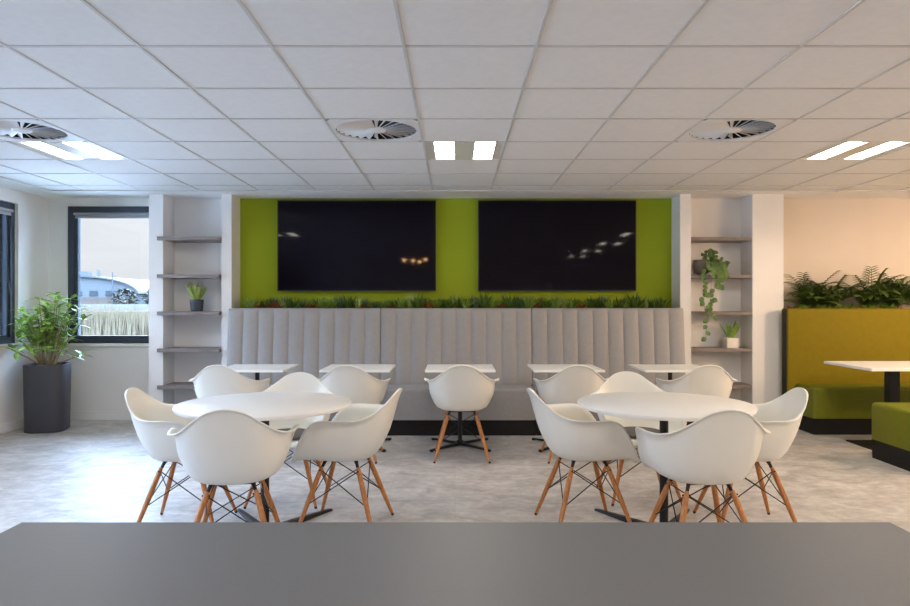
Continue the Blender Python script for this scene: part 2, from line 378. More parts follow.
def tree(x, y, h, r, label):
    root = empty('tree', (x, y, -.15), label=label, cat='tree', group='distant trees beyond the pale wall')
    MB().tube([(0, 0, 0), (.05, 0, h*.6)], [.14, .08], 7).build('trunk', M['stem'], root)
    f = MB(); q = random.Random(int(x*10))
    for k in range(380):
        a = q.uniform(0, 6.28); el = q.uniform(-1, 1); rad = r*q.uniform(.5, 1)
        p = (rad*math.cos(a)*math.sqrt(1-el*el), rad*math.sin(a)*math.sqrt(1-el*el), h*.62+el*h*.36)
        f.leaf(p, (math.cos(a), math.sin(a), q.uniform(-.3, .8)), (0, 0, 1), .5, .3, seg=2)
    f.build('crown', mat('olive_brown_foliage', (.035, .032, .018), .8, var=.3), root)
tree(-36.3, 74, 2.9, 1.3, 'bushy tree outside in front of the small flat-roofed building')
tree(-33.6, 76, 3.2, 1.4, 'taller bushy tree outside at the right edge of the window view')

# ---------------------------------------------------------------- ceiling fittings
def tray_light(name_label):
    root = empty('ceiling_light', label=name_label, cat='ceiling light', group='recessed square ceiling lights')
    h = .2925; mb = MB()
    zt = .035
    mb.box(-h, h, -h, h, zt, zt+.01); mb.box(-h, -h+.008, -h, h, 0, zt); mb.box(h-.008, h, -h, h, 0, zt); mb.box(-h+.008, h-.008, -h, -h+.008, 0, zt); mb.box(-h+.008, h-.008, h-.008, h, 0, zt)
    mb.build('housing', M['lampbody'], root)
    r_ = MB(); e_ = h-.008
    for a, b in ((-e_, -.220), (-.074, .080), (.226, e_)): r_.box(a, b, -e_, e_, .004, .008)
    r_.build('louvre_panel', M['lampbody'], root)
    for cx in (-.147, .153):
        s = MB(); rows = []
        for yy in (-e_+.002, e_-.002): rows.append([(cx-.075+.150*k/8, yy, .016+.006*abs(k/8*2-1)**2) for k in range(9)])
        s.grid(rows); s.build('diffuser', M['tube'], root, smooth=True)
    MB().lathe([(.0, -.006), (.016, -.005), (.022, .0), (.022, .012)], 16, c=(0, -.25, 0)).build('sensor', M['lampbody'], root, smooth=True)
    return root
lab = {(-5, 3): 'square ceiling light beside the round vent at the far left', (0, 3): 'square ceiling light above the gap between the two screens', (5, 3): 'square ceiling light at the right, above the green booth side'}
tl = None
for (ix, iy) in LIGHT_T:
    x0, x1, y0, y1 = tile(ix, iy)
    colw = {-5: 'left column of fittings', 0: 'middle column of fittings', 5: 'column mirrored in the right screen', 9: 'far right column over the booths'}[ix]
    roww = {3: 'level with the vents', 0: 'just in front of the photographer', -3: 'above the photographer', -6: 'behind the photographer', -9: 'at the rear wall'}[iy]
    lb = lab.get((ix, iy), 'square ceiling light, %s, %s' % (colw, roww))
    if tl is None: tl = o = tray_light(lb)
    else: o = copy_tree(tl); o['label'] = lb
    if (ix, iy) not in lab: o['group'] = 'ceiling lights over the rest of the room'
    o.location = ((x0+x1)/2, (y0+y1)/2, CEIL-.003)
def vent():
    root = empty('ceiling_vent', label='x', cat='ceiling vent', group='round swirl vents in the ceiling')
    h = .2925; r = .272; n = 48; mb = MB(); ci = []; co = []
    for k in range(n):
        a = 2*math.pi*k/n+math.pi/n; cx, cy = math.cos(a), math.sin(a); s = h/max(abs(cx), abs(cy))
        ci.append((r*cx, r*cy, 0)); co.append((s*cx, s*cy, 0))
    vs = ci + co + [(x, y, .012) for x, y, z in ci]
    fs = []
    for k in range(n):
        q = (k+1) % n; fs.append((k, k+n, q+n, q)); fs.append((k, q, q+2*n, k+2*n))
    mb.add(vs, fs); mb.build('vent_plate', M['vent'], root)
    MB().lathe([(.283, .012), (.283, .10), (.001, .10)], 32, cap=False).build('plenum', M['dark'], root)
    v = MB(); nb = 26
    for k in range(nb):
        a = 2*math.pi*k/nb; d = Vector((math.cos(a), math.sin(a), 0)); tn = Vector((-d.y, d.x, 0))
        til = (tn*math.cos(R(38)) + Vector((0, 0, 1))*math.sin(R(38)))
        p = []
        for rr_, wd in ((.055, .010), (.268, .043)):
            c_ = d*rr_ + Vector((0, 0, .018 if rr_ > .1 else .008)); p += [c_-til*wd/2, c_+til*wd/2]
        nn = (tn*-math.sin(R(38)) + Vector((0, 0, 1))*math.cos(R(38)))*.0015
        v.add([q-nn for q in p]+[q+nn for q in p], [(0, 2, 3, 1), (4, 5, 7, 6), (0, 1, 5, 4), (2, 6, 7, 3), (0, 4, 6, 2), (1, 3, 7, 5)])
    v.build('vane_ring', M['vent'], root)
    MB().lathe([(.001, -.006), (.05, -.004), (.062, .004), (.062, .014)], 24).build('hub', M['vent'], root, smooth=True)
    return root
vt = None
for (t_, lb) in zip(VENT_T, ['round swirl vent at the far left, next to the left ceiling light', 'round swirl vent above the left screen', 'round swirl vent above the right screen']):
    x0, x1, y0, y1 = tile(*t_)
    if vt is None: vt = o = vent()
    else: o = copy_tree(vt)
    o['label'] = lb; o.location = ((x0+x1)/2, (y0+y1)/2, CEIL-.003)
sp = empty('sprinkler_head', (3.92, 6.9, CEIL-.001), label='tiny metal sprinkler head in the ceiling near the right wall', cat='sprinkler')
MB().lathe([(.022, 0), (.022, -.005), (.008, -.007), (.008, -.02)], 14).build('escutcheon', M['chrome'], sp, smooth=True)
MB().lathe([(.002, -.02), (.014, -.022), (.014, -.025), (.002, -.026)], 12).build('deflector', M['chrome'], sp, smooth=True)
# copper pendants behind the camera (seen mirrored in the left screen)
cp = None
for i, (x, y, z) in enumerate([(-1.14, -.3, 2.33), (-.93, -.15, 2.31), (-.80, -.35, 2.30), (-.66, -.2, 2.34)]):
    if cp is None:
        cp = empty('pendant_lamp', label='copper globe pendant lamp mirrored in the left screen', cat='pendant lamp', group='copper pendants behind the photographer')
        MB().lathe([(.03, .07), (.06, .055), (.08, 0), (.06, -.05)], 24, cap=False).build('lamp_shade', M['copper'], cp, smooth=True)
        MB().lathe([(.001, -.10), (.03, -.09), (.042, -.06), (.03, -.02), (.001, .0)], 16).build('bulb', M['bulb'], cp, smooth=True)
        MB().tube([(0, 0, .07), (0, 0, .13)], .004, 6).build('cord', M['black'], cp)
        o = cp
    else: o = copy_tree(cp)
    o.location = (x, y, z); o['label'] = 'copper globe pendant mirrored in the left screen, %s of four' % ['leftmost', 'second from the left', 'third from the left', 'rightmost'][i]
# warm pendants above the booths on the right, outside the frame
for (x, y) in [(5.0, 5.0), (5.9, 3.6), (6.4, 5.4)]:
    root = empty('booth_pendant', (x, y, 1.98), label='copper dome pendant lamp over the booths, %s' % {5.0: 'nearest the armchairs', 5.9: 'nearest the camera', 6.4: 'farthest to the right'}[x], cat='pendant lamp', group='dome pendants over the green booths')
    MB().lathe([(.02, .16), (.07, .14), (.15, .05), (.18, -.04)], 28, cap=False).build('lamp_shade', M['copper'], root, smooth=True)
    MB().tube([(0, 0, .16), (0, 0, CEIL-1.98)], .004, 6).build('cord', M['black'], root)
    MB().lathe([(.001, -.02), (.035, 0), (.03, .05), (.001, .07)], 16).build('bulb', M['bulb'], root, smooth=True)
    ld = bpy.data.lights.new('booth_pendant_light', 'POINT'); ld.energy = WARM_PENDANT; ld.color = (1, .64, .38); ld.shadow_soft_size = .06
    lo = bpy.data.objects.new('booth_pendant_light', ld); COL.objects.link(lo); lo.parent = root; lo.location = (0, 0, -.07)

# ---------------------------------------------------------------- screens
def tv(x0, x1, z0, z1, label):
    root = empty('television', ((x0+x1)/2, YB-.065, (z0+z1)/2), label=label, cat='television', group='wall-mounted black screens')
    hx, hz = (x1-x0)/2, (z1-z0)/2
    b = MB(); W = .010
    b.box(-hx, hx, .004, .04, -hz, hz)
    b.box(-hx, -hx+W, 0, .004, -hz, hz); b.box(hx-W, hx, 0, .004, -hz, hz); b.box(-hx+W, hx-W, 0, .004, -hz, -hz+W*1.4); b.box(-hx+W, hx-W, 0, .004, hz-W, hz)
    b.build('bezel', M['bezel'], root)
    MB().box(-hx+W, hx-W, .002, .0038, -hz+W*1.4, hz-W).build('screen', M['screen'], root)
    MB().box(-.25, .25, .04, .065, -.2, .2).build('wall_mount', M['bezel'], root)
tv(-1.955, -.209, 1.432, 2.430, 'large switched-off television left of centre on the lime wall')
tv(.255, 1.995, 1.432, 2.430, 'large switched-off television right of centre on the lime wall')

# ---------------------------------------------------------------- niche shelves
SZ = [1.986, 1.585, 1.19, .797, .405]
nm = ['topmost', 'second from the top', 'middle', 'second from the bottom', 'lowest']
for i, z in enumerate(SZ):
    mb = MB(); x0, x1 = -3.114, -2.492; xo = -3.10
    pts = [(-3.105, YB-.001), (-3.105, YC), ]
    # L-shaped board: body in the niche, nose lapping over the left pier
    poly = [(x0+.001, YB-.002), (x0+.001, YC-.002), (-3.165, YC-.002), (-3.155, YC-.06), (x1-.004, YC-.06), (x1-.001, YC-.03), (x1-.001, YB-.002)]
    k = len(poly)
    mb.add([(x, y, z-.019) for x, y in poly]+[(x, y, z+.019) for x, y in poly], [tuple(range(k)), tuple(range(2*k-1, k-1, -1))]+[(j, j+k, (j+1) % k+k, (j+1) % k) for j in range(k)])
    tag(mb.build('wall_shelf', M['shelf'], bevel=.002), 'grey-brown wooden shelf in the left niche, %s' % nm[i], 'shelf', 'shelves in the left niche')
for i, z in enumerate(SZ):
    mb = MB().box(2.519, 3.173, YC+.005, YB-.002, z-.019, z+.019)
    tag(mb.build('wall_shelf', M['shelf'], bevel=.002), 'grey-brown wooden shelf in the right niche, %s' % nm[i], 'shelf', 'shelves in the right niche')

# ---------------------------------------------------------------- grey banquette (three units)
def rounded_box(mb, x0, x1, y0, y1, z0, z1, r=.03, n=4):
    pts = []
    for (cx, cy, a0) in ((x1-r, y1-r, 0), (x0+r, y1-r, 90), (x0+r, y0+r, 180), (x1-r, y0+r, 270)):
        for k in range(n+1): a = R(a0+90*k/n); pts.append((cx+r*math.cos(a), cy+r*math.sin(a), cx, cy))
    prof = [(0, z0)] + [(r*(1-math.cos(R(90*k/n))), z1-r+r*math.sin(R(90*k/n))) for k in range(n+1)]
    rows = []
    for off, z in prof:
        row = []
        for (px, py, cx, cy) in pts: d = Vector((px-cx, py-cy)).normalized(); row.append((px-d.x*off, py-d.y*off, z))
        rows.append(row)
    m = len(pts); vs = [q for r_ in rows for q in r_]; fs = []
    for i in range(len(rows)-1):
        for k in range(m): a = i*m+k; b = i*m+(k+1) % m; fs.append((a, b, b+m, a+m))
    fs.append(tuple(range(m-1, -1, -1))); fs.append(tuple(range((len(rows)-1)*m, len(rows)*m)))
    mb.add(vs, fs)
def banquette(x0, x1, label):
    root = empty('banquette_bench', ((x0+x1)/2, 6.85, 0), label=label, cat='bench', group='grey channelled banquette units')
    h = (x1-x0)/2-.003; oy = -6.85
    MB().box(-h, h, 6.60+oy, 7.14+oy, 0, .155).build('plinth', M['plinth'], root)
    s = MB(); rounded_box(s, -h, h, 6.575+oy, 7.0+oy, .155, .46, .028); s.build('seat', M['vinyl'], root, smooth=True, sharp=60)
    b = MB(); nch, ns = 10, 10; rows = []
    # profile (y, z, bulge weight)
    prof = [(6.925, .455, .3), (6.925, .50, 1), (6.935, .65, 1), (6.955, .85, 1), (6.975, 1.05, 1), (6.988, 1.18, 1), (6.996, 1.222, .8), (7.006, 1.24, .35), (7.02, 1.247, .0), (7.13, 1.247, 0)]
    for (py, pz, wgt) in prof:
        row = []
        for i in range(nch*ns+1):
            u = (i/ns) % 1; bl = .020*abs(math.sin(math.pi*u))**.55*wgt
            row.append((-h+2*h*i/(nch*ns), py+oy-bl+.01*wgt, pz+(.006*abs(math.sin(math.pi*u))**.6 if .2 < wgt < 1 and pz > 1.2 else 0)))
        rows.append(row)
    rows.append([(x, 7.13+oy, .455) for x, y, z in rows[-1]])
    b.grid(rows, flip=False)
    # end caps
    for e_ in (0, -1):
        ring = [r_[e_] for r_ in rows]; k = len(ring); b.add(ring, [tuple(range(k)) if e_ == 0 else tuple(range(k-1, -1, -1))])
    b.build('backrest', M['vinyl'], root, smooth=True, sharp=50)
banquette(-2.36, -.772, 'grey channel-stitched banquette unit at the left under the left screen')
banquette(-.772, .796, 'grey channel-stitched banquette unit in the middle between two seams')
banquette(.796, 2.38, 'grey channel-stitched banquette unit at the right under the right screen')

# ---------------------------------------------------------------- planter trough and small plants behind the banquette
tr_ = empty('planter_trough', (0, 7.30, 0), label='long dark planter trough in the alcove behind the grey banquette', cat='planter')
MB().box(-2.37, 2.39, -.15, -.14, 0, 1.25).box(-2.37, 2.39, .14, .15, 0, 1.25).box(-2.37, -2.36, -.14, .14, 0, 1.25).box(2.38, 2.39, -.14, .14, 0, 1.25).build('trough', M['plinth'], tr_)
MB().box(-2.36, 2.38, -.14, .14, 1.15, 1.215).build('soil', M['soil'], tr_)
def spiky(q, n, ln, wd, spread, upw=1.0):
    mb = MB()
    for k in range(n):
        a = 2*math.pi*k/n*2.4+q.uniform(-.2, .2); s_ = spread*q.uniform(.25, 1)
        mb.leaf((.008*math.cos(a), .008*math.sin(a), 0), (s_*math.cos(a), s_*math.sin(a), upw), (0, 0, 1) if s_ > .2 else (math.cos(a), math.sin(a), 0), ln*q.uniform(.75, 1.05), wd, curl=.12*s_, seg=4, fold=.25)
    return mb
kinds = []
q = random.Random(11)
kinds.append((spiky(q, 20, .135, .016, .75), 'leafB', 'dark_spiky_plant', 'small dark green spiky plant in the trough below the screens', 'dark spiky plants in the trough'))
kinds.append((spiky(q, 22, .155, .010, .5), 'leafD', 'grassy_plant', 'thin yellow-green grassy plant in the trough below the screens', 'yellow-green grassy plants in the trough'))
kinds.append((spiky(q, 26, .095, .022, 1.5, .9), 'leafR', 'red_rosette_plant', 'low bronze-red rosette plant in the trough below the screens', 'red rosettes in the trough'))
kinds.append((spiky(q, 24, .125, .018, 1.1), 'leafA', 'green_aloe_plant', 'mid green aloe-like plant in the trough below the screens', 'green aloes in the trough'))
kinds.append((spiky(q, 26, .145, .008, .45), 'leafT', 'blue_green_plant', 'fine blue-green upright plant in the trough below the screens', 'blue-green plants in the trough'))
protos = []
order = [3, 2, 0, 2, 1, 0, 4, 2, 3, 3, 4, 0, 1, 4, 4, 3, 2, 3, 1, 0, 2, 3, 0, 1, 3, 4, 0, 3, 2, 0, 4, 3, 2, 0, 3, 1, 3, 2, 0, 0, 3, 0, 4, 0, 1, 0, 0]
nP = len(order); first = {}; front_row = []; back_row = []; fill_row = []
for i, kd in enumerate(order):
    mb, mm, nme, lb, grp = kinds[kd]
    if kd not in first:
        o = mb.build(nme, M[mm]); tag(o, lb, 'plant', grp); first[kd] = o
    else: o = first[kd].copy(); COL.objects.link(o)
    o.location = (-2.22+4.46*i/(nP-1)+q.uniform(-.02, .02), 7.235+q.uniform(-.02, .07), 1.213)
    front_row.append((o, kd)); s_ = q.uniform(1.2, 1.65)*(.8 if kd in (1, 4) else 1); o.scale = (s_, s_, s_*q.uniform(.85, 1.1)); o.rotation_euler.z = q.uniform(0, 6.28)
# underplanting row, keeps the strip full
for i in range(38):
    kd = q.choice([0, 3, 0, 2, 4, 3]); o = first[kd].copy(); COL.objects.link(o); back_row.append((o, kd))
    o.location = (-2.19+4.4*i/37+q.uniform(-.03, .03), 7.315+q.uniform(-.015, .03), 1.213); s_ = q.uniform(1.1, 1.45); o.scale = (s_,)*3; o.rotation_euler.z = q.uniform(0, 6.28)
ORD = ('first second third fourth fifth sixth seventh eighth ninth tenth eleventh twelfth thirteenth fourteenth fifteenth '
       'sixteenth seventeenth eighteenth nineteenth twentieth').split()
look = {0: 'dark green spiky plant', 1: 'yellow-green grassy plant', 2: 'bronze-red rosette', 3: 'mid-green aloe-like plant', 4: 'fine blue-green upright plant'}
def number(row, where):
    cnt = {}
    for o, kd in sorted(row, key=lambda t_: t_[0].location.x):
        i = cnt.get(kd, 0); cnt[kd] = i+1
        o['label'] = '%s %s from the left, %s' % (ORD[i], look[kd], where)
number(front_row, 'front row of the trough below the screens'); number(back_row, 'back row of the trough below the screens')

# ---------------------------------------------------------------- green booth on the right
def booth_bench(x0, x1, y_front, y_back, label, back=True, dirn=1, zb=1.247):
    root = empty('booth_bench', ((x0+x1)/2, (y_front+y_back)/2, 0), label=label, cat='bench')
    cx, cy = root.location.x, root.location.y
    ya, yb = sorted((y_front-cy, y_back-cy))
    MB().box(x0-cx+.012, x1-cx, ya+.012, yb-.012, 0, .16).build('plinth', M['plinth'], root)
    s = MB(); rounded_box(s, x0-cx, x1-cx, ya, yb, .16, .468, .035); s.build('seat', M['leafgreen_v'], root, smooth=True, sharp=60)
    return root, cx, cy
b1, cx, cy = booth_bench(3.53, 5.3, 6.63, 7.02, 'tall-backed mustard and green booth bench against the right wall')
s = MB(); rounded_box(s, 3.450-cx, 5.3-cx, 6.985-cy, 7.12-cy, 0.0, 1.243, .018); s.build('backrest', M['olive'], b1, smooth=True, sharp=60)
MB().box(3.443-cx, 3.449-cx, 7.0-cy, 7.08-cy, 0, 1.238).build('side_panel', M['plinth'], b1)
booth_bench(3.495, 5.3, 5.08, 5.67, 'low backless green booth bench at the right edge')
bt = empty('booth_table', (4.42, 6.12, 0), label='white rectangular table between the two green booth benches', cat='table')
MB().box(-.86, .8, -.37, .38, .715, .74).build('tabletop', M['whitetop'], bt, bevel=.003)
MB().box(-.49, -.40, -.045, .045, .012, .715).build('leg', M['black'], bt, bevel=.004); MB().box(.45, .56, -.05, .05, .012, .715).build('leg', M['black'], bt, bevel=.004)
MB().box(-.74, -.15, -.18, .22, 0, .012).build('base_plate', M['black'], bt, bevel=.003); MB().box(.2, .76, -.2, .22, 0, .012).build('base_plate', M['black'], bt, bevel=.003)
tb = empty('booth_planter', (4.36, 7.29, 0), label='dark planter box behind the mustard booth backrest', cat='planter')
MB().box(-.85, .94, -.155, -.145, 0, 1.235).box(-.85, .94, .145, .155, 0, 1.235).box(-.85, -.84, -.145, .145, 0, 1.235).box(.93, .94, -.145, .145, 0, 1.235).build('trough', M['plinth'], tb)
MB().box(-.84, .93, -.145, .145, 1.12, 1.20).build('soil', M['soil'], tb)
def frond(mb, base, az, ln, rise, droop, nl=14, lw=.026, ll=.13):
    d = Vector((math.cos(az), math.sin(az), 0)); pts = []
    for i in range(nl+1):
        t_ = i/nl; pts.append(Vector(base)+d*ln*t_*(.35+.55*t_)+Vector((0, 0, rise*t_-droop*t_*t_*t_)))
    mb.tube(pts[::2] if nl % 2 == 0 else pts[::2]+[pts[-1]], .0025, 4, cap=False)
    for i in range(3, nl+1):
        dd = (pts[i]-pts[i-1]).normalized(); side = dd.cross(Vector((0, 0, 1))).normalized(); t_ = i/nl
        l_ = ll*(1-.55*abs(t_-.5)*1.6)
        for sg in (-1, 1):
            mb.leaf(pts[i], dd*.75+side*sg*.8+Vector((0, 0, -.12)), (0, 0, 1), l_, lw, curl=.25, seg=3, fold=.2)
def palm(x, y, h, nf, seed, label):
    q = random.Random(seed); root = empty('parlour_palm', (x, y, 1.19), label=label, cat='plant', group='palms behind the mustard booth back')
    f = MB()
    for k in range(nf):
        a = 2*math.pi*k/nf+q.uniform(-.3, .3)
        if math.sin(a) > .12: a = -a   # keep off the wall
        rise = h*q.uniform(.55, 1.15); ln = q.uniform(.18, .34)*(1-.55*max(0, math.sin(a)))
        if abs(math.sin(a)) > .6: ln *= .6
        frond(f, (q.uniform(-.03, .03), q.uniform(-.03, .03), 0), a, ln, rise, rise*q.uniform(.1, .5))
    f.build('foliage', M['leafC'], root)
    st = MB()
    for k in range(4): a = k*1.6; st.tube([(.02*math.cos(a), .02*math.sin(a), 0), (.03*math.cos(a), .03*math.sin(a), .13)], .005, 5)
    st.build('stem', M['stem'], root)
palm(3.80, 7.25, .44, 30, 1, 'feathery palm at the left end above the mustard booth back')
palm(4.02, 7.24, .40, 28, 2, 'feathery palm second from the left above the mustard booth back')
palm(4.46, 7.24, .50, 36, 3, 'tallest feathery palm above the mustard booth back, with curling tips')
palm(4.70, 7.25, .44, 28, 5, 'feathery palm near the right picture edge, above the mustard booth back')
palm(4.98, 7.25, .44, 24, 6, 'feathery palm at the very right edge above the mustard booth back')
# small leafy fillers
q = random.Random(5)
for i in range(16):
    o = first[3 if i % 3 else 2].copy(); COL.objects.link(o); o.location = (3.6+1.15*i/15+q.uniform(-.02, .02), 7.21+q.uniform(-.02, .03), 1.198); o.rotation_euler.z = q.uniform(0, 6)
    o.scale = (.95,)*3; fill_row.append((o, 3 if i % 3 else 2))
    if i % 3: tag(o, 'low green leafy plant under the palms behind the mustard booth', group='green filler plants under the palms'); o.name = 'green_filler_plant'
    else: tag(o, 'low bronze-red plant under the palms behind the mustard booth', group='red filler plants under the palms'); o.name = 'red_filler_plant'

number(fill_row, 'under the palms behind the booth')
# ---------------------------------------------------------------- shelf plants
def snake(root, n, h, m, seed, spread=.35, wd=.036):
    q = random.Random(seed); mb = MB()
    for k in range(n):
        a = 2*math.pi*k/n+q.uniform(-.3, .3); s_ = spread*q.uniform(.2, 1)
        mb.leaf((.022*math.cos(a), .022*math.sin(a), 0), (s_*math.cos(a), s_*math.sin(a), 1), (math.cos(a), math.sin(a), .1), h*q.uniform(.7, 1.05), wd, curl=-.10, seg=5, fold=.22)
    return mb.build('foliage', m, root)
p = empty('potted_succulent', (-2.79, 7.27, 1.209), label='spiky succulent in a dark pot on the middle left shelf', cat='potted plant')
MB().lathe([(.055, 0), (.062, .004), (.072, .125), (.068, .128), (.062, .115), (.001, .115)], 32).build('pot', M['potdark'], p, smooth=True)
f = snake(p, 15, .225, M['leafD'], 3, .55); f.location.z = .112
p = empty('potted_succulent', (2.985, 7.29, .816), label='spiky succulent in a square white pot on the right niche shelf', cat='potted plant')
s = MB(); rounded_box(s, -.066, .066, -.066, .066, 0, .11, .012); s.build('pot', M['potwhite'], p, smooth=True)
f = snake(p, 14, .20, M['leafA'], 5, .5); f.location.z = .105
p = empty('trailing_plant', (2.665, 7.27, 1.604), label='trailing heart-leaved plant in a grey pot on the right niche shelf', cat='potted plant')
MB().lathe([(.04, 0), (.075, .03), (.092, .09), (.086, .16), (.078, .16), (.08, .1), (.001, .1)], 32).build('pot', M['potgrey'], p, smooth=True)
q = random.Random(4); f = MB()
def heart(mb, p_, d, s_):
    mb.leaf(p_, d, (0, -1, .3), s_, s_*.85, curl=.2, seg=4, fold=.08)
for k in range(130):
    a = q.uniform(-.9, 1.2); x = .04+q.uniform(-.02, .19); z = .17-max(0, x-.06)*.5+q.uniform(-.10, .09); y = -.03+q.uniform(-.10, .05)
    if x > .12 and z > .14: z -= .05
    heart(f, (x, y, z), (q.uniform(-.6, .7), -.4, q.uniform(-1, .3)), q.uniform(.045, .066))
f.build('foliage', M['leafB'], p)
vn = MB(); vl = MB()
for vi, (vx, ln) in enumerate([(.025, .80), (.085, .58), (-.02, .50), (.13, .26), (.165, .16)]):
    pts = []; N_ = 12
    for i in range(N_+1):
        t_ = i/N_; pts.append((vx+.02*math.sin(t_*5+vi)-.015*t_, -.155-.012*math.sin(t_*4), .13-ln*t_))
    vn.tube([(vx, -.05, .17), (vx, -.12, .17)]+pts, .0022, 4)
    for i in range(1, N_+1):
        if q.random() < .78: heart(vl, pts[i], (q.choice((-1, 1))*q.uniform(.5, 1), -.3, -.6), q.uniform(.052, .072))
vn.build('vine', M['stem'], p); vl.build('trailing_foliage', M['leafB'], p)

# ---------------------------------------------------------------- tall pot with bushy plant
p = empty('floor_plant', (-4.165, 6.88, 0), rz=R(14), label='bushy green plant in a tall dark slate pot in the window corner', cat='potted plant')
mb = MB(); n = 48; rows = []
def sq(a, r): c_, s_ = math.cos(a), math.sin(a); e_ = 2/3.6; return (r*math.copysign(abs(c_)**e_, c_), r*math.copysign(abs(s_)**e_, s_))
for r, z in [(.172, 0), (.186, .006), (.191, .35), (.196, .672), (.193, .678), (.178, .678), (.174, .65), (.001, .645)]:
    rows.append([(*sq(2*math.pi*k/n, r), z) for k in range(n)]+[(*sq(0, r), z)])
mb.grid(rows); mb.add([(*sq(2*math.pi*k/n, .172), 0) for k in range(n)], [tuple(range(n-1, -1, -1))]); mb.build('pot', M['slate'], p, smooth=True, sharp=50)
MB().lathe([(.165, .646), (.12, .654), (.001, .657)], 24).build('soil', M['soil'], p, smooth=True)
q = random.Random(21); st = MB(); lf = MB()
for k in range(46):
    a = 2*math.pi*k/46*7.13; low = k % 6 == 0
    tilt = .26 if low else q.uniform(.02, .27); hh = q.uniform(.10, .22) if low else q.uniform(.28, .80)*(1-.7*tilt)
    b0 = Vector((.06*math.cos(a), .06*math.sin(a), .645)); pts = [b0+Vector((math.cos(a)*tilt*t_**1.3, math.sin(a)*tilt*t_**1.3, hh*t_)) for t_ in (0, .25, .5, .75, 1)]
    st.tube(pts, [.008, .007, .006, .005, .003], 5)
    for j in range(5 if low else 15):
        t_ = 1 if j < 6 else .42+.58*(j-5)/10; i = min(3, int(t_*4)); P = pts[i].lerp(pts[i+1], t_*4-i); b2 = a+j*2.4
        d = Vector((math.cos(b2), math.sin(b2), q.uniform(-.2, .9)))
        dn = d.normalized(); wx = -4.165+(P+dn*.13).x*math.cos(R(14))-(P+dn*.13).y*math.sin(R(14)); wy = 6.88+(P+dn*.13).x*math.sin(R(14))+(P+dn*.13).y*math.cos(R(14))
        if wx < -4.49 or wy > 7.43: d = Vector((-d.x, -d.y, abs(d.z)))
        lf.leaf(P, d, (0, 0, 1), q.uniform(.095, .145), q.uniform(.036, .052), curl=q.uniform(.1, .4), seg=5, fold=.10)
st.build('stem', M['stem'], p, smooth=True); lf.build('foliage', M['leafA'], p)

# ---------------------------------------------------------------- tables
def round_table(x, y, label):
    root = empty('round_table', (x, y, 0), label=label, cat='table', group='large round white tables')
    MB().lathe([(.466, .717), (.476, .720), (.479, .728), (.479, .737), (.476, .74), (.001, .74)], 96).build('tabletop', M['whitetop'], root, smooth=True, sharp=50)
    MB().lathe([(.16, .700), (.16, .7149)], 24).build('mounting_plate', M['black'], root)
    MB().lathe([(.024, .012), (.024, .70)], 24).build('pole', M['black'], root, smooth=True)
    for a in (57, 123, 237, 303):
        d = Vector((math.cos(R(a)), math.sin(R(a)), 0)); s_ = Vector((-d.y, d.x, 0)); f = MB(); rows = []
        for t_, w_, h_ in ((0, .026, .034), (.08, .026, .034), (.3, .019, .024), (.51, .013, .014), (.535, .010, .010)):
            c_ = d*t_; rows.append([c_-s_*w_+Vector((0, 0, .0)), c_-s_*w_*.7+Vector((0, 0, h_)), c_+s_*w_*.7+Vector((0, 0, h_)), c_+s_*w_, c_-s_*w_])
        f.grid(rows, flip=True); f.add(rows[-1][:4], [(0, 1, 2, 3)]); f.add(rows[0][:4], [(3, 2, 1, 0)]); f.build('foot', M['black'], root)
    return root
round_table(-1.066, 3.775, 'large round white table on the left with black pedestal')
round_table(1.172, 3.775, 'large round white table on the right with black pedestal')
def square_table(x, label):
    root = empty('square_table', (x, 6.13, 0), label=label, cat='table', group='small square white tables along the banquette')
    MB().box(-.307, .307, -.29, .29, .697, .716).build('tabletop', M['whitetop'], root, bevel=.003)
    MB().box(-.12, .12, -.12, .12, .690, .6968).build('mounting_plate', M['black'], root)
    MB().lathe([(.019, .02), (.019, .69)], 20).build('pole', M['black'], root, smooth=True)
    MB().lathe([(.035, .015), (.035, .045), (.02, .055)], 20).build('pole_collar', M['black'], root, smooth=True)
    for a in (45, 135, 225, 315):
        d = Vector((math.cos(R(a)), math.sin(R(a)), 0)); f = MB(); s_ = Vector((-d.y, d.x, 0))
        rows = []
        for t_, w_, h_ in ((0, .014, .035), (.2, .012, .028), (.37, .011, .020)):
            c_ = d*t_; z0 = .008; rows.append([c_-s_*w_+Vector((0, 0, z0)), c_-s_*w_+Vector((0, 0, h_)), c_+s_*w_+Vector((0, 0, h_)), c_+s_*w_+Vector((0, 0, z0)), c_-s_*w_+Vector((0, 0, z0))])
        f.grid(rows, flip=True); f.add(rows[-1][:4], [(0, 1, 2, 3)]); f.lathe([(.016, 0), (.016, .01)], 10, c=tuple(d*.355)); f.build('foot', M['black'], root)
for x, lb in [(-1.80, 'leftmost small square white table along the grey banquette'), (-.872, 'second small square white table from the left along the banquette'), (.046, 'middle small square white table along the grey banquette'), (.997, 'second small square white table from the right along the banquette'), (1.96, 'rightmost small square white table along the grey banquette')]:
    square_table(x, lb)
fg = empty('meeting_table', (0, 1.0, 0), label='wide dark grey table across the bottom of the picture', cat='table')
MB().box(-1.107, 1.112, -.75, .72, .715, .74).build('tabletop', M['greytop'], fg, bevel=.0015)
for sx in (-.85, .85):
    MB().box(sx-.03, sx+.03, -.5, .5, 0, .715).build('panel_leg', M['greytop'], fg, bevel=.003)
MB().box(-.82, .82, -.02, .02, .25, .60).build('modesty_panel', M['greytop'], fg)

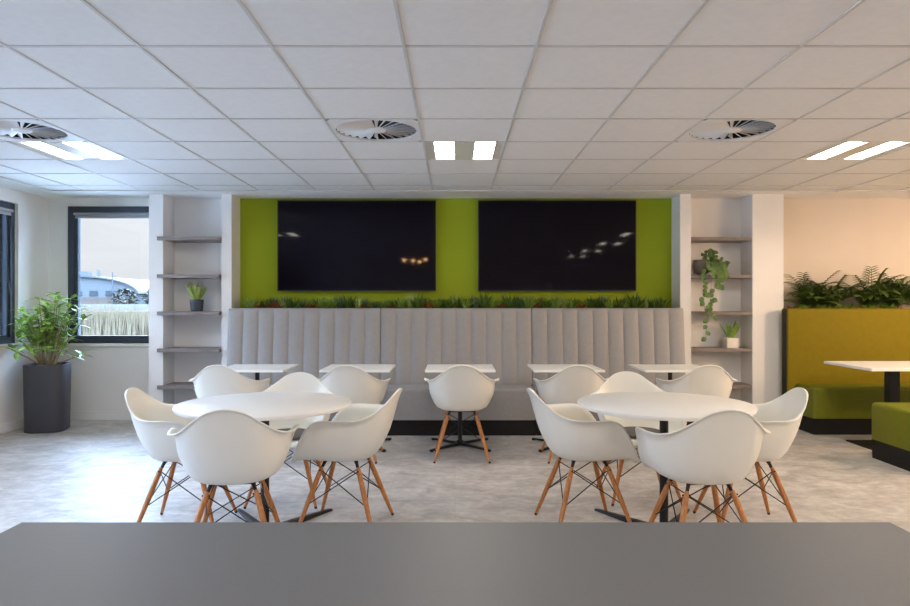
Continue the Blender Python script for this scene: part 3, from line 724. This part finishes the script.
# ---------------------------------------------------------------- white moulded armchairs
F_ = [(0,-.12),(.08,-.12),(.10,-.10),(.115,-.06),(.12,-.03),(.12,.02),(.105,.06),(.085,.085),(.06,.10),(.03,.11),(0,.11)]
Bk = [(0,-.19,.419),(.14,-.19,.420),(.185,-.155,.427),(.202,-.09,.433),(.206,-.05,.435),(.206,.02,.435),(.185,.09,.435),(.150,.135,.434),(.105,.16,.433),(.055,.172,.432),(0,.174,.432)]
Mk = [(0,-.225,.420),(.155,-.225,.422),(.207,-.19,.442),(.244,-.11,.50),(.260,-.055,.535),(.263,.02,.545),(.242,.112,.55),(.200,.178,.555),(.142,.222,.56),(.075,.242,.565),(0,.248,.568)]
Lk = [(0,-.252,.412),(.160,-.25,.415),(.216,-.218,.458),(.256,-.125,.585),(.272,-.06,.634),(.275,.02,.641),(.258,.13,.650),(.212,.204,.673),(.154,.266,.721),(.085,.300,.770),(0,.310,.786)]
Rk = [(0,-.266,.396),(.165,-.262,.400),(.228,-.235,.455),(.282,-.145,.605),(.312,-.070,.657),(.315,.02,.664),(.292,.145,.664),(.232,.212,.682),(.163,.274,.733),(.088,.315,.783),(0,.327,.803)]
def cr(p0, p1, p2, p3, t_):
    return [.5*((2*b)+(-a+c_)*t_+(2*a-5*b+4*c_-d)*t_*t_+(-a+3*b-3*c_+d)*t_**3) for a, b, c_, d in zip(p0, p1, p2, p3)]
def resample(keys, n):
    """keys: half outline front -> back; returns closed loop by mirroring, n per span"""
    full = list(keys)+[(-x, y, z) for x, y, z in keys[-2:0:-1]]; K = len(full); o_ = []
    for i in range(K):
        for j in range(n): o_.append(cr(full[i-1], full[i], full[(i+1) % K], full[(i+2) % K], j/n))
    return o_
def shell_mesh():
    n = 4
    rings = [resample([(x*.5, y*.5, .413) for x, y in F_], n), resample([(x, y, .416) for x, y in F_], n), resample(Bk, n), resample(Mk, n), resample(Lk, n), resample(Rk, n)]
    K = len(rings[0]); cen = (0, 0, .412); prof = []
    for k in range(K):
        P = [cen]+[r_[k] for r_ in rings]; line = []
        P = [[2*P[0][i]-P[1][i] for i in range(3)]]+P+[[2*P[-1][i]-P[-2][i] for i in range(3)]]
        for s_ in range(1, len(P)-2):
            for j in range(3): line.append(cr(P[s_-1], P[s_], P[s_+1], P[s_+2], j/3))
        line.append(P[-2]); prof.append(line[1:])
    mb = MB(); m_ = len(prof[0]); vs = [tuple(cen)]+[tuple(q_) for l_ in prof for q_ in l_]; fs = []
    for k in range(K):
        a = 1+k*m_; b = 1+((k+1) % K)*m_; fs.append((0, a, b))
        for j in range(m_-1): fs.append((a+j, a+j+1, b+j+1, b+j))
    mb.add(vs, fs); return mb
def armchair():
    root = empty('armchair', cat='chair')
    sh_ = shell_mesh().build('seat_shell', M['shell'], root, smooth=True, sharp=80)
    sd = sh_.modifiers.new('thickness', 'SOLIDIFY'); sd.thickness = .0075; sd.offset = 0
    for sx in (-1, 1):
        for sy in (-1, 1):
            top = Vector((sx*.115, sy*.105, .372)); bot = Vector((sx*.225, sy*.225, .006)); d = bot-top
            lg = MB().tube([top, top+d*.08, top+d*.45, top+d*.97], [.0105, .0145, .0150, .0095], 14); L_ = lg.build('leg', M['wood'], root, smooth=True)
            MB().tube([top+d*.97, top+d*1.003], [.0098, .0085], 12).build('foot_glide', M['black'], L_, smooth=True)
            bk = MB().tube([Vector((sx*.095, sy*.085, .412)), Vector((sx*.105, sy*.095, .392)), top+d*.09], [.013, .010, .0075], 8)
            bk.tube([top+d*.05+Vector((-sx*.02, 0, 0)), top+d*.05+Vector((sx*.02, 0, 0))], .005, 6)
            bk.build('leg_bracket', M['black'], root, smooth=True)
    w_ = MB()
    def LP(sx, sy, t_): top = Vector((sx*.115, sy*.105, .372)); bot = Vector((sx*.225, sy*.225, .006)); return top.lerp(bot, t_)
    C4 = [(-1, -1), (1, -1), (1, 1), (-1, 1)]
    for i in range(4):
        a, b = C4[i], C4[(i+1) % 4]
        w_.tube([LP(*a, .05), LP(*b, .56)], .0032, 6); w_.tube([LP(*b, .05), LP(*a, .56)], .0032, 6)
    w_.tube([(-.1, -.085, .400), (.1, -.085, .400)], .004, 6); w_.tube([(-.1, .085, .400), (.1, .085, .400)], .004, 6)
    w_.build('wire_bracing', M['wire'], root, smooth=True)
    return root
proto = armchair()
# local front is -Y; rz turns it counter-clockwise seen from above
G1, G2, G3 = 'white armchairs around the left round table', 'white armchairs around the right round table', 'white armchairs at the small square tables'
CH = [(-1.12, 3.43, R(180+9), 'white armchair with its back to the camera at the left round table', G1),
      (-1.56, 3.92, R(90+4), 'white armchair on the window side of the left round table, facing right', G1),
      (-.635, 3.925, R(-90-8), 'white armchair facing left, on the right side of the left round table', G1),
      (-1.10, 4.46, R(0), 'white armchair with grey pad facing the camera behind the left round table', G1),
      (1.25, 3.43, R(180+4), 'white armchair with its back to the camera at the right round table', G2),
      (.748, 3.93, R(90+8), 'white armchair facing right, on the left side of the right round table', G2),
      (1.69, 3.92, R(-90-3), 'white armchair on the booth side of the right round table, facing left', G2),
      (1.23, 4.52, R(0), 'white armchair with grey pad facing the camera behind the right round table', G2),
      (-1.885, 5.65, R(180), 'white armchair at the leftmost small square table', G3),
      (-.86, 5.65, R(180), 'white armchair at the second small square table from the left', G3),
      (.057, 5.66, R(180), 'white armchair alone in the middle at the central small square table', G3),
      (.98, 5.65, R(180), 'white armchair at the second small square table from the right', G3),
      (2.02, 5.65, R(180), 'white armchair at the rightmost small square table', G3)]
for i, (x, y, rz, lb, gp) in enumerate(CH):
    o = proto if i == 0 else copy_tree(proto)
    o.location = (x, y, 0); o.rotation_euler.z = rz; o['label'] = lb; o['group'] = gp
for x, y, lb in [(-1.10, 4.46, 'thin dark grey seat pad on the armchair behind the left round table'), (1.23, 4.52, 'thin dark grey seat pad on the armchair behind the right round table')]:
    o = MB().lathe([(.15, 0), (.185, .004), (.19, .013), (.18, .02), (.001, .021)], 40, sx=1, sy=1).build('seat_pad', M['pad'], smooth=True, loc=(x, y-.025, .425))
    o.scale = (.86, .92, 1); tag(o, lb, 'seat pad', 'grey seat pads')
